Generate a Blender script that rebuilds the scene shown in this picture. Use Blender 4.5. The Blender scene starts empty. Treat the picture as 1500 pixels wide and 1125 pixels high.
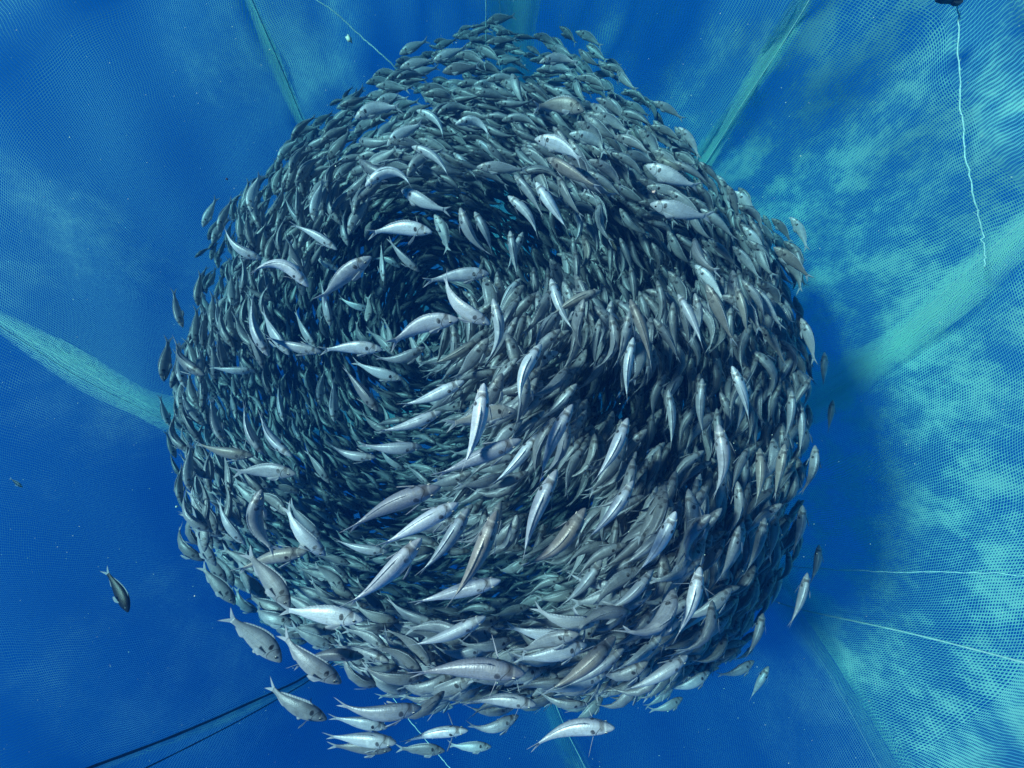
import bpy, math, random
import numpy as np
from mathutils import Matrix, Vector

random.seed(7)
rng = np.random.default_rng(11)
sc = bpy.context.scene
COL = sc.collection
FOC = 995.0                      # focal length in photo pixels (1500 wide)

# ------------------------------------------------------------------ camera: hangs in the cage looking straight down
cam_d = bpy.data.cameras.new('camera')
cam_d.sensor_width = 36.0
cam_d.lens = FOC / 1500.0 * 36.0
cam_d.clip_start = 0.05
cam_d.clip_end = 500
cam = bpy.data.objects.new('camera', cam_d)
COL.objects.link(cam)
cam.location = (0, 0, 0)
cam.rotation_euler = (0, 0, 0)
sc.camera = cam

# ------------------------------------------------------------------ open water all round (world), sun, exposure
SUN_DIR = Vector((-0.56, 0.20, 0.72)).normalized()      # towards the sun
world = bpy.data.worlds.new('World')
sc.world = world
world.use_nodes = True
wt = world.node_tree
for n in list(wt.nodes):
    wt.nodes.remove(n)
w_out = wt.nodes.new('ShaderNodeOutputWorld')
w_bg = wt.nodes.new('ShaderNodeBackground')
w_tc = wt.nodes.new('ShaderNodeTexCoord')
w_dot = wt.nodes.new('ShaderNodeVectorMath'); w_dot.operation = 'DOT_PRODUCT'
w_ax = Vector((0.10, 0.18, 0.97)).normalized()
w_dot.inputs[1].default_value = w_ax
w_mr = wt.nodes.new('ShaderNodeMapRange')
w_mr.inputs[1].default_value = -1; w_mr.inputs[2].default_value = 1
w_cr = wt.nodes.new('ShaderNodeValToRGB')
els = w_cr.color_ramp.elements
els[0].position = 0.0; els[0].color = (0.0006, 0.022, 0.150, 1)
els[1].position = 1.0; els[1].color = (0.015, 0.085, 0.15, 1)
e = els.new(0.15); e.color = (0.0035, 0.066, 0.28, 1)
e = els.new(0.5); e.color = (0.004, 0.070, 0.27, 1)
wt.links.new(w_tc.outputs['Generated'], w_dot.inputs[0])
wt.links.new(w_dot.outputs['Value'], w_mr.inputs[0])
wt.links.new(w_mr.outputs[0], w_cr.inputs[0])
wt.links.new(w_cr.outputs[0], w_bg.inputs[0])
w_bg.inputs[1].default_value = 1.25
wt.links.new(w_bg.outputs[0], w_out.inputs[0])

sun_d = bpy.data.lights.new('sun', 'SUN')
sun_d.energy = 5.0
sun_d.angle = math.radians(8.0)
sun_d.color = (1.0, 0.92, 0.88)
sun = bpy.data.objects.new('sun', sun_d)
COL.objects.link(sun)
sun.rotation_euler = SUN_DIR.to_track_quat('Z', 'Y').to_euler()

sc.view_settings.view_transform = 'Standard'
sc.view_settings.look = 'None'
sc.view_settings.exposure = 0.95
sc.view_settings.gamma = 1
sc.cycles.transparent_max_bounces = 12
sc.cycles.max_bounces = 6
sc.cycles.volume_bounces = 1
sc.cycles.use_denoising = True


def P(px, py, d):
    """point of the place seen at photo pixel (px,py), d metres below the camera"""
    return Vector(((px - 750) / FOC * d, (562.5 - py) / FOC * d, -d))


# ------------------------------------------------------------------ materials
def new_mat(name):
    m = bpy.data.materials.new(name)
    m.use_nodes = True
    nt = m.node_tree
    for n in list(nt.nodes):
        nt.nodes.remove(n)
    return m, nt, nt.nodes.new('ShaderNodeOutputMaterial')


class NB:
    """tiny node helper"""
    def __init__(s, nt): s.nt = nt
    def _in(s, sock, v):
        if hasattr(v, 'links') or hasattr(v, 'is_linked'):
            s.nt.links.new(v, sock)
        else:
            sock.default_value = v
    def math(s, op, a, b=0.0, c=None, clamp=False):
        n = s.nt.nodes.new('ShaderNodeMath'); n.operation = op; n.use_clamp = clamp
        s._in(n.inputs[0], a); s._in(n.inputs[1], b)
        if c is not None: s._in(n.inputs[2], c)
        return n.outputs[0]
    def smooth(s, v, a, b, lo=0.0, hi=1.0):
        n = s.nt.nodes.new('ShaderNodeMapRange'); n.interpolation_type = 'SMOOTHSTEP'
        s._in(n.inputs[0], v); s._in(n.inputs[1], a); s._in(n.inputs[2], b)
        s._in(n.inputs[3], lo); s._in(n.inputs[4], hi)
        return n.outputs[0]
    def mix(s, f, a, b):
        n = s.nt.nodes.new('ShaderNodeMix'); n.data_type = 'RGBA'
        s._in(n.inputs[0], f); s._in(n.inputs[6], a); s._in(n.inputs[7], b)
        return n.outputs[2]
    def noise(s, vec, scale, detail=3.0, rough=0.55):
        n = s.nt.nodes.new('ShaderNodeTexNoise')
        if vec is not None: s.nt.links.new(vec, n.inputs['Vector'])
        n.inputs['Scale'].default_value = scale
        n.inputs['Detail'].default_value = detail
        n.inputs['Roughness'].default_value = rough
        return n.outputs[0]


def fish_random(nb, nt):
    oi = nt.nodes.new('ShaderNodeObjectInfo')
    at = nt.nodes.new('ShaderNodeAttribute'); at.attribute_name = 'rand'
    return nb.math('FRACT', nb.math('ADD', oi.outputs['Random'], at.outputs['Fac'])), oi


def make_skin(name, warm=0.0, dark=1.0):
    m, nt, out = new_mat(name)
    nb = NB(nt)
    uv = nt.nodes.new('ShaderNodeUVMap'); uv.uv_map = 'UVMap'
    sp = nt.nodes.new('ShaderNodeSeparateXYZ'); nt.links.new(uv.outputs[0], sp.inputs[0])
    u, v = sp.outputs[0], sp.outputs[1]
    rnd, oi = fish_random(nb, nt)
    off = nt.nodes.new('ShaderNodeVectorMath'); off.operation = 'MULTIPLY_ADD'
    cmb = nt.nodes.new('ShaderNodeCombineXYZ')
    for k, f in enumerate((17.0, 31.0, 53.0)):
        nt.links.new(nb.math('MULTIPLY', rnd, f), cmb.inputs[k])
    nt.links.new(uv.outputs[0], off.inputs[0]); off.inputs[1].default_value = (6.0, 1.6, 1.0)
    nt.links.new(cmb.outputs[0], off.inputs[2])
    mott = nb.noise(off.outputs[0], 1.6, 4.0, 0.6)
    fine = nb.noise(off.outputs[0], 9.0, 3.0, 0.6)
    vv = nb.math('ADD', v, nb.math('MULTIPLY', nb.math('SUBTRACT', mott, 0.5), 0.28))
    belly = (0.52, 0.55, 0.58, 1)
    flank = (0.375 + 0.05 * warm, 0.405, 0.445 - 0.06 * warm, 1)
    back = (0.255 + 0.06 * warm, 0.28 + 0.01 * warm, 0.325 - 0.06 * warm, 1)
    c = nb.mix(nb.smooth(vv, 0.12, 0.42), belly, flank)
    c = nb.mix(nb.smooth(vv, 0.60, 0.97), c, back)
    # faint long lines that run with the scale rows
    wv = nb.math('SINE', nb.math('MULTIPLY', v, 95.0))
    c = nb.mix(nb.math('MULTIPLY', nb.smooth(wv, 0.2, 1.0), 0.26), c, (0.12, 0.12, 0.12, 1))
    # lateral line
    ll = nb.math('ABSOLUTE', nb.math('SUBTRACT', v, nb.math('ADD', 0.70, nb.math('MULTIPLY', u, -0.16))))
    c = nb.mix(nb.math('MULTIPLY', nb.smooth(ll, 0.025, 0.0), 0.35), c, (0.10, 0.10, 0.10, 1))
    # blotchy tone
    c = nb.mix(nb.math('MULTIPLY', nb.smooth(fine, 0.42, 0.72), 0.5), c, (0.20, 0.19, 0.17, 1))
    # head: greyer snout, dark brow, pale bar between the eyes
    c = nb.mix(nb.math('MULTIPLY', nb.smooth(u, 0.20, 0.13), 0.45), c, (0.27, 0.26, 0.27, 1))
    brow = nb.math('MULTIPLY', nb.smooth(nb.math('ABSOLUTE', nb.math('SUBTRACT', u, 0.135)), 0.035, 0.01), nb.smooth(v, 0.72, 0.86))
    c = nb.mix(nb.math('MULTIPLY', brow, 0.7), c, (0.07, 0.065, 0.06, 1))
    bar = nb.math('MULTIPLY', nb.smooth(nb.math('ABSOLUTE', nb.math('SUBTRACT', u, 0.098)), 0.010, 0.004), nb.smooth(v, 0.66, 0.80))
    c = nb.mix(nb.math('MULTIPLY', bar, 0.5), c, (0.55, 0.54, 0.48, 1))
    # gill cover edge
    ga = nb.math('ADD', 0.212, nb.math('MULTIPLY', nb.math('POWER', nb.math('ABSOLUTE', nb.math('SUBTRACT', v, 0.5)), 2.0), -0.32))
    gill = nb.smooth(nb.math('ABSOLUTE', nb.math('SUBTRACT', u, ga)), 0.009, 0.002)
    c = nb.mix(nb.math('MULTIPLY', gill, 0.9), c, (0.05, 0.05, 0.05, 1))
    # mouth
    mo = nb.math('MULTIPLY', nb.smooth(nb.math('ABSOLUTE', nb.math('SUBTRACT', v, 0.36)), 0.05, 0.02), nb.smooth(u, 0.055, 0.045))
    c = nb.mix(nb.math('MULTIPLY', mo, 0.7), c, (0.05, 0.045, 0.045, 1))
    # black shoulder spot and dark eye
    def blob(cu, cv, ru, rv, soft):
        du = nb.math('DIVIDE', nb.math('SUBTRACT', u, cu), ru)
        dv = nb.math('DIVIDE', nb.math('SUBTRACT', v, cv), rv)
        d = nb.math('ADD', nb.math('MULTIPLY', du, du), nb.math('MULTIPLY', dv, dv))
        d = nb.math('ADD', d, nb.math('MULTIPLY', nb.math('SUBTRACT', fine, 0.5), 0.9))
        return nb.smooth(d, 1.0 + soft, 1.0 - soft)
    c = nb.mix(nb.math('MULTIPLY', blob(0.238, 0.755, 0.027, 0.125, 0.45), nb.math('ADD', 0.75, nb.math('MULTIPLY', rnd, 0.25))), c, (0.008, 0.008, 0.010, 1))
    c = nb.mix(nb.math('MULTIPLY', blob(0.098, 0.60, 0.010, 0.07, 0.35), 0.75), c, (0.01, 0.01, 0.012, 1))
    # worn, scuffed patches
    c = nb.mix(nb.math('MULTIPLY', nb.smooth(mott, 0.50, 0.70), 0.35), c, (0.60, 0.60, 0.58, 1))
    c = nb.mix(nb.math('MULTIPLY', nb.smooth(mott, 0.45, 0.30), 0.45), c, (0.15, 0.145, 0.14, 1))
    # overall tone per fish
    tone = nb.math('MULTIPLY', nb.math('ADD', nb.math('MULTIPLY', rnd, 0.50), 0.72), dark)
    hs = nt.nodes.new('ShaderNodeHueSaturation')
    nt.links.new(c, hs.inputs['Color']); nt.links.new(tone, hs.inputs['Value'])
    bs = nt.nodes.new('ShaderNodeBsdfPrincipled')
    nt.links.new(hs.outputs[0], bs.inputs['Base Color'])
    bs.inputs['Roughness'].default_value = 0.44
    bs.inputs['Metallic'].default_value = 0.2
    bs.inputs['Specular IOR Level'].default_value = 0.45
    sc_v = nt.nodes.new('ShaderNodeMapping'); sc_v.inputs['Scale'].default_value = (70, 24, 1)
    nt.links.new(uv.outputs[0], sc_v.inputs[0])
    vo = nt.nodes.new('ShaderNodeTexVoronoi'); nt.links.new(sc_v.outputs[0], vo.inputs['Vector'])
    vo.inputs['Scale'].default_value = 1.0
    bp = nt.nodes.new('ShaderNodeBump'); bp.inputs['Strength'].default_value = 0.35; bp.inputs['Distance'].default_value = 0.002
    nt.links.new(vo.outputs['Distance'], bp.inputs['Height'])
    nt.links.new(bp.outputs[0], bs.inputs['Normal'])
    nt.links.new(bs.outputs[0], out.inputs[0])
    return m


def make_fin():
    m, nt, out = new_mat('fin_membrane')
    nb = NB(nt)
    uv = nt.nodes.new('ShaderNodeUVMap'); uv.uv_map = 'UVMap'
    sp = nt.nodes.new('ShaderNodeSeparateXYZ'); nt.links.new(uv.outputs[0], sp.inputs[0])
    ray = nb.math('SINE', nb.math('MULTIPLY', sp.outputs[0], 75.0))
    c = nb.mix(nb.smooth(ray, -0.4, 0.9), (0.50, 0.53, 0.57, 1), (0.32, 0.34, 0.38, 1))
    c = nb.mix(nb.smooth(sp.outputs[1], 0.86, 1.0, 0.0, 0.4), c, (0.16, 0.17, 0.19, 1))
    d = nt.nodes.new('ShaderNodeBsdfDiffuse'); nt.links.new(c, d.inputs[0])
    t = nt.nodes.new('ShaderNodeBsdfTranslucent'); nt.links.new(c, t.inputs[0])
    tr = nt.nodes.new('ShaderNodeBsdfTransparent')
    m1 = nt.nodes.new('ShaderNodeMixShader'); m1.inputs[0].default_value = 0.4
    nt.links.new(d.outputs[0], m1.inputs[1]); nt.links.new(t.outputs[0], m1.inputs[2])
    m2 = nt.nodes.new('ShaderNodeMixShader'); m2.inputs[0].default_value = 0.16
    nt.links.new(m1.outputs[0], m2.inputs[1]); nt.links.new(tr.outputs[0], m2.inputs[2])
    nt.links.new(m2.outputs[0], out.inputs[0])
    return m


def plain(name, col, rough=0.7, noise_scale=0, col2=None):
    m, nt, out = new_mat(name)
    nb = NB(nt)
    bs = nt.nodes.new('ShaderNodeBsdfPrincipled')
    bs.inputs['Roughness'].default_value = rough
    if noise_scale:
        tc = nt.nodes.new('ShaderNodeTexCoord')
        f = nb.noise(tc.outputs['Object'], noise_scale, 3)
        nt.links.new(nb.mix(nb.smooth(f, 0.35, 0.65), (*col, 1), (*(col2 or col), 1)), bs.inputs['Base Color'])
    else:
        bs.inputs['Base Color'].default_value = (*col, 1)
    nt.links.new(bs.outputs[0], out.inputs[0])
    return m


def make_net(name, base_w, dapple, col=(0.36, 0.62, 0.60), patch_scale=0.9, seed=0.0, wave=1.1, thr=0.48):
    """knotted netting: UV is counted in mesh cells; base_w = half strand width as a share of a cell;
    foul = how much painted sun dapple thickens the strands in patches"""
    m, nt, out = new_mat(name)
    nb = NB(nt)
    uv = nt.nodes.new('ShaderNodeUVMap'); uv.uv_map = 'UVMap'
    tc = nt.nodes.new('ShaderNodeTexCoord')
    wn = nt.nodes.new('ShaderNodeTexNoise')
    nt.links.new(uv.outputs[0], wn.inputs['Vector']); wn.inputs['Scale'].default_value = 0.045
    wn.inputs['Detail'].default_value = 2.5
    wa = nt.nodes.new('ShaderNodeVectorMath'); wa.operation = 'MULTIPLY_ADD'
    nt.links.new(wn.outputs['Color'], wa.inputs[0]); wa.inputs[1].default_value = (wave * 4, wave * 4, 0)
    nt.links.new(uv.outputs[0], wa.inputs[2])
    sp = nt.nodes.new('ShaderNodeSeparateXYZ'); nt.links.new(wa.outputs[0], sp.inputs[0])
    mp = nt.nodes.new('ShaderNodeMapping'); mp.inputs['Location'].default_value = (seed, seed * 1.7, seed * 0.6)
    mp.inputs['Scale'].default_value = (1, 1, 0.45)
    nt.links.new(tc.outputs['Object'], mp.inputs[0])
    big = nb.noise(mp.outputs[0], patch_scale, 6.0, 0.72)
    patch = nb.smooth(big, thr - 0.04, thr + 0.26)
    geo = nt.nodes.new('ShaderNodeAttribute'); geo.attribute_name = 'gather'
    width = nb.math('ADD', base_w, nb.math('ADD', nb.math('MULTIPLY', patch, dapple), nb.math('MULTIPLY', geo.outputs['Fac'], 0.30)))
    def line(x):
        f = nb.math('ABSOLUTE', nb.math('SUBTRACT', nb.math('FRACT', x), 0.5))
        return nb.math('LESS_THAN', f, width)
    a = nb.math('MAXIMUM', line(sp.outputs[0]), line(sp.outputs[1]))
    c = nb.mix(patch, (*col, 1), (0.62, 0.98, 0.78, 1))  # pale patch colour stands in for sun ripples on the net
    d = nt.nodes.new('ShaderNodeBsdfDiffuse'); nt.links.new(c, d.inputs[0])
    t = nt.nodes.new('ShaderNodeBsdfTranslucent'); nt.links.new(c, t.inputs[0])
    m1 = nt.nodes.new('ShaderNodeMixShader'); m1.inputs[0].default_value = 0.5
    nt.links.new(d.outputs[0], m1.inputs[1]); nt.links.new(t.outputs[0], m1.inputs[2])
    tr = nt.nodes.new('ShaderNodeBsdfTransparent')
    m2 = nt.nodes.new('ShaderNodeMixShader'); nt.links.new(a, m2.inputs[0])
    nt.links.new(tr.outputs[0], m2.inputs[1]); nt.links.new(m1.outputs[0], m2.inputs[2])
    nt.links.new(m2.outputs[0], out.inputs[0])
    return m


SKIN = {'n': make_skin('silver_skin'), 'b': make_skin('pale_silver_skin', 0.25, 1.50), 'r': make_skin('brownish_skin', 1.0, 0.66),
        'd': make_skin('shaded_silver_skin', 0.0, 0.50)}  # d: silver skin darkened, the shade on dim fish put into its colour
_o = make_skin('olive_gold_skin', 2.2, 0.6); SKIN['o'] = _o
FIN = make_fin()
EYE_M = plain('dark_eye', (0.01, 0.01, 0.012), 0.15)
IRIS_M = plain('silver_iris', (0.45, 0.43, 0.38), 0.3)
ROPE = plain('pale_rope', (0.60, 0.78, 0.72), 0.8, 60, (0.42, 0.60, 0.58))
ROPE_DARK = plain('dark_rope', (0.015, 0.02, 0.035), 0.9, 60, (0.03, 0.04, 0.06))
SCRAP = plain('pale_scrap', (0.75, 0.80, 0.62), 0.7, 30, (0.55, 0.62, 0.45))
DARKM = plain('black_rubber', (0.01, 0.012, 0.016), 0.6)
PINK = plain('pinkish_speck', (0.8, 0.45, 0.38), 0.7)


# ------------------------------------------------------------------ mesh helpers
def mesh_from(name, verts, faces, mats, uvs=None, smooth=True, midx=None):
    me = bpy.data.meshes.new(name)
    me.from_pydata([tuple(v) for v in verts], [], faces)
    for m in mats: me.materials.append(m)
    if uvs is not None:
        ul = me.uv_layers.new(name='UVMap')
        li = np.empty(len(me.loops), dtype=np.int32); me.loops.foreach_get('vertex_index', li)
        ul.data.foreach_set('uv', np.asarray(uvs, dtype=np.float32)[li].ravel())
    if midx is not None:
        me.polygons.foreach_set('material_index', np.asarray(midx, dtype=np.int32))
    if smooth:
        me.polygons.foreach_set('use_smooth', np.ones(len(me.polygons), dtype=bool))
    me.update()
    return me


def link(name, me, parent=None):
    o = bpy.data.objects.new(name, me)
    COL.objects.link(o)
    if parent is not None: o.parent = parent
    return o


def tube_mesh(name, pts, r, mat, sides=6, r_end=None, wob=0.0):
    pts = [Vector(p) for p in pts]
    n = len(pts)
    vs, fs = [], []
    up = Vector((0.13, 0.31, 0.94))
    for i, p in enumerate(pts):
        t = (pts[min(i + 1, n - 1)] - pts[max(i - 1, 0)]).normalized()
        a = t.cross(up).normalized(); b = t.cross(a)
        rr = r + ((r_end - r) * i / (n - 1) if r_end else 0)
        rr *= 1 + wob * math.sin(i * 2.4)
        for k in range(sides):
            an = 2 * math.pi * k / sides + i * 0.25
            vs.append(p + a * math.cos(an) * rr + b * math.sin(an) * rr)
    for i in range(n - 1):
        for k in range(sides):
            k2 = (k + 1) % sides
            fs.append((i * sides + k, i * sides + k2, (i + 1) * sides + k2, (i + 1) * sides + k))
    fs.append(tuple(range(sides - 1, -1, -1)))
    fs.append(tuple((n - 1) * sides + k for k in range(sides)))
    return mesh_from(name, vs, fs, [mat])


def tag(o, label, cat=None, group=None, kind=None):
    o['label'] = label
    if cat: o['category'] = cat
    if group: o['group'] = group
    if kind: o['kind'] = kind


# ------------------------------------------------------------------ the cage net: nine panels between seams, closed to a cone below the ball
# (azimuth seen at the ball's edge, azimuth seen at the picture's edge, band half-width inner, outer, rope radius, dark)
CX, CY = -0.30, -0.35            # the sunken foot of the cage, off the camera's axis
SEAMS = [
    dict(ai=126, ao=121, wi=0.09, wo=0.03, rope=0.007),
    dict(ai=87, ao=89, wi=0.34, wo=0.26, rope=0.004),
    dict(ai=49.5, ao=53, wi=0.13, wo=0.07, rope=0.006),
    dict(ai=-1, ao=17, wi=0.30, wo=0.15, rope=0.003),
    dict(ai=-31, ao=-43, wi=0.28, wo=0.22, rope=0.0012),
    dict(ai=-80, ao=-74, wi=0.16, wo=0.12, rope=0.004),
    dict(ai=-122, ao=-137, wi=0.10, wo=0.05, rope=0.013, dark=True),
    dict(ai=-176, ao=-190, wi=0.28, wo=0.06, rope=0.003),
]
# profile of the cage from its rim (cut off below the camera to let sunlight in) to its foot: (radius, depth)
PROF = [(4.78, 4.55), (4.76, 4.8), (4.73, 5.2), (4.65, 5.8), (4.55, 7.2), (4.40, 8.6), (4.0, 10.0), (3.2, 11.2), (1.9, 12.2), (0.25, 12.8)]


def prof(t):
    x = t * (len(PROF) - 1); i = min(int(x), len(PROF) - 2); f = x - i
    f2 = f
    return PROF[i][0] * (1 - f2) + PROF[i + 1][0] * f2, PROF[i][1] * (1 - f2) + PROF[i + 1][1] * f2


def seam_az(s, d):
    f = (d - 5.8) / (9.3 - 5.8)
    f = max(-0.6, min(1.3, f))
    return s['ao'] + (s['ai'] - s['ao']) * f


def cage_point(az, r, d):
    k = max(0.0, min(1.0, (d - 3) / 9.0))
    return Vector((CX * k + r * math.cos(math.radians(az)), CY * k + r * math.sin(math.radians(az)), -d))


CELL = 0.029
cage = bpy.data.objects.new('cage_net', None); COL.objects.link(cage)
cage.location = (0, 0, -12.8)
tag(cage, 'pale fine-mesh fish farm net hanging all round the ball of fish', 'net')
NET_MATS = {  # one netting in brighter and dimmer copies, light put into the colour
    'clear': make_net('net_thin_dim', 0.045, 0.03, (0.14, 0.40, 0.52), 0.4, 5.0, thr=0.5),
    'faint': make_net('net_dim', 0.075, 0.09, (0.24, 0.55, 0.58), 0.5, 3.0, thr=0.54),
    'mid': make_net('net_part_dappled', 0.09, 0.15, (0.32, 0.74, 0.66), 1.6, 7.0, thr=0.50),
    'dappled': make_net('net_sun_dappled', 0.085, 0.24, (0.34, 0.80, 0.68), 2.4, 13.0, wave=0.7, thr=0.43),
}
# panel k lies between seam k and seam k+1 (clockwise); seam 7 -> seam 0 closes the ring
panel_kinds = ['faint', 'mid', 'dappled', 'dappled', 'clear', 'clear', 'clear', 'faint']
NU, NV = 44, 72
foot_inv = Matrix.Translation(-cage.location)
for k in range(8):
    s0, s1 = SEAMS[k], SEAMS[(k + 1) % 8]
    vs, uvs, gat = [], [], []
    ph = random.uniform(0, 6)
    for j in range(NV + 1):
        t = j / NV
        r, d = prof(t)
        a0 = seam_az(s0, d); a1 = seam_az(s1, d)
        while a1 > a0: a1 -= 360
        if a0 - a1 > 300: a1 += 360
        span = math.radians(a0 - a1)
        cell = CELL * (0.8 if panel_kinds[k] in ('clear', 'faint') else 1.0)
        ncell = span * 4.7 / cell
        for i in range(NU + 1):
            u = i / NU
            bil = 0.055 * span * math.sin(math.pi * u) ** 0.8
            wv = 0.018 * math.sin(9 * u + ph + 3 * t) + 0.012 * math.sin(23 * u + 7 * t + ph) * math.sin(math.pi * u) \
                + 0.010 * math.sin(31 * t + 5 * u + ph)
            if i in (0, NU): wv = 0
            rr = r * (1 + bil + wv)
            az = a0 + (a1 - a0) * u
            p = cage_point(az, rr, d + 0.05 * math.sin(11 * u + 2 * ph))
            vs.append(foot_inv @ p)
            uvs.append((u * ncell, t * 13.0 / cell))
            e0 = math.exp(-u * span * r / 0.22); e1 = math.exp(-(1 - u) * span * r / 0.22)
            gat.append(min(1.0, 0.55 * (e0 + e1) * max(0, (t - 0.25) * 1.6) + 0.8 * max(0, t - 0.62)))
    fs = []
    for j in range(NV):
        for i in range(NU):
            a = j * (NU + 1) + i
            fs.append((a, a + 1, a + NU + 2, a + NU + 1))
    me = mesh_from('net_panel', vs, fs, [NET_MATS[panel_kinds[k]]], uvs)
    at = me.attributes.new('gather', 'FLOAT', 'POINT'); at.data.foreach_set('value', np.array(gat, dtype=np.float32))
    o = link('net_panel', me, cage)

# doubled net bands along the seams and the ropes sewn into them
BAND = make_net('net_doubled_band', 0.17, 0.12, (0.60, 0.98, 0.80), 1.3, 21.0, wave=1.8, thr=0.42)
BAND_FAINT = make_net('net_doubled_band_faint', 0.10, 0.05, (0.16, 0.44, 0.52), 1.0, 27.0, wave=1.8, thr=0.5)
for k, s in enumerate(SEAMS):
    vs, uvs, gat = [], [], []
    N = 60; M = 8
    rope = []
    for j in range(N + 1):
        t = 0.02 + 0.94 * j / N
        r, d = prof(t)
        az = seam_az(s, d)
        f = max(0, min(1, (d - 5.0) / 4.0))
        w = s['wo'] + (s['wi'] - s['wo']) * f
        w *= 1 + 0.18 * math.sin(j * 0.5 + k)
        daz = math.degrees(w / max(r, 0.5))
        sway = 0.6 * math.sin(j * 0.21 + k * 1.3) * (1 - 0.5 * f)
        rope.append(cage_point(az + daz * 0.9 * (1 if k % 2 else -1) * 0.5, r - 0.05 - 0.02 * k % 0.03, d))
        for i in range(M + 1):
            q = i / M * 2 - 1
            fold = 0.05 * w * 4 * math.cos(q * 5 + k) * (1 - abs(q))
            vs.append(foot_inv @ cage_point(az + q * daz, r - 0.035 - abs(fold), d))
            uvs.append((q * w / CELL * 1.35, t * 13.0 / CELL * 1.3 + q * 6))
            gat.append(0.25 * f - 0.62 * abs(q) ** 1.5)
    fs = []
    for j in range(N):
        for i in range(M):
            a = j * (M + 1) + i
            fs.append((a, a + 1, a + M + 2, a + M + 1))
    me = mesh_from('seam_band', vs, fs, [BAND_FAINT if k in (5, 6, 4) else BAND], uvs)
    at = me.attributes.new('gather', 'FLOAT', 'POINT'); at.data.foreach_set('value', np.array(gat, dtype=np.float32))
    link('seam_band', me, cage)
    ro = link('seam_rope', tube_mesh('seam_rope', [foot_inv @ p for p in rope], s['rope'], ROPE_DARK if s.get('dark') else ROPE, 6, wob=0.12), cage)
    if s.get('dark'):
        ro['label'] = 'dark rope sewn into the net seam'
        rope2 = [foot_inv @ cage_point(seam_az(s, d_) + 0.6 + 2.4 * max(0, 1 - max(0, (d_ - 5) / 4)), r_ - 0.1, d_)
                 for r_, d_ in (prof(0.02 + 0.94 * j / N) for j in range(N + 1))]
        link('seam_rope', tube_mesh('seam_rope', rope2, 0.007, ROPE_DARK, 6, wob=0.12), cage)

# ------------------------------------------------------------------ loose lines, scraps
def poly(pts, sub=8, jit=0.0, seed=1):
    rnd = random.Random(seed)
    P3 = [P(*p) for p in pts]
    out = []
    for i in range(len(P3) - 1):
        a = P3[max(i - 1, 0)]; b = P3[i]; c = P3[i + 1]; d = P3[min(i + 2, len(P3) - 1)]
        for k in range(sub):
            t = k / sub
            q = 0.5 * ((2 * b) + (c - a) * t + (2 * a - 5 * b + 4 * c - d) * t * t + (3 * b - a - 3 * c + d) * t ** 3)
            if jit: q = q + Vector((rnd.gauss(0, jit), rnd.gauss(0, jit), 0))
            out.append(q)
    out.append(P3[-1])
    return out


def line_obj(name, label, pts, r, mat=ROPE, cat='rope', jit=0.0, seed=1, fray=0, r_end=None):
    ps = poly(pts, 10, jit, seed)
    base = ps[-1]
    o = link(name, tube_mesh(name, [p - base for p in ps], r, mat, 6, r_end=r_end, wob=0.2))
    o.location = base
    tag(o, label, cat)
    rnd = random.Random(seed + 5)
    if fray:
        vs, fs = [], []
        for _ in range(fray):
            p = ps[rnd.randrange(2, len(ps) - 2)] - base
            an = rnd.uniform(0, 6.28); L = rnd.uniform(0.02, 0.06)
            q = p + Vector((math.cos(an) * L, math.sin(an) * L, rnd.uniform(-.02, .02)))
            e = Vector((-math.sin(an), math.cos(an), 0)) * 0.004
            up = Vector((0, 0, 0.004)); b0 = len(vs)
            vs += [p - e, p + e, p + up, q]
            fs += [(b0, b0 + 1, b0 + 3), (b0 + 1, b0 + 2, b0 + 3), (b0 + 2, b0, b0 + 3), (b0, b0 + 2, b0 + 1)]
        f = link('frayed_strands', mesh_from('frayed_strands', vs, fs, [mat]), o)
        f['kind'] = 'stuff'
    return o


hang = line_obj('hanging_line', 'frayed white line hanging down the sun-dappled net from a dark clip', [(1403, 4, 5.2), (1405, 90, 5.35), (1411, 190, 5.5), (1424, 280, 5.6), (1440, 345, 5.75), (1443, 392, 5.85)],
                0.0062, cat='line', jit=0.007, seed=3, fray=26)
line_obj('taut_rope', 'taut pale rope running from the ball out past the right-hand net', [(1120, 874, 8.6), (1170, 892, 7.9), (1330, 927, 6.2), (1560, 986, 4.6)], 0.0085, cat='rope')
line_obj('mending_line', 'thin pale line crossing the dim net above the ball beside a drifting scrap', [(445, -12, 6.6), (490, 18, 6.7), (525, 50, 6.8), (572, 92, 6.9), (640, 160, 7.4)], 0.007, cat='line', jit=0.003)
line_obj('mending_line', 'thin slack line drifting below the ball in dark blue water', [(548, 985, 6.8), (566, 1008, 6.7), (600, 1055, 6.5), (640, 1103, 6.3), (672, 1140, 6.1)], 0.0036, cat='line', jit=0.003, seed=4)
line_obj('plumb_line', 'thin straight upright line behind the topmost fish of the ball', [(712, -15, 7.0), (712, 70, 7.6), (713, 150, 8.2)], 0.006, cat='line')
line_obj('cross_line', 'faint pale line along the fold in the right-hand net', [(1146, 828, 7.6), (1200, 833, 7.0), (1300, 838, 6.6), (1400, 838, 6.3), (1540, 845, 6.0)], 0.004, cat='line', jit=0.004, seed=9)

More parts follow.
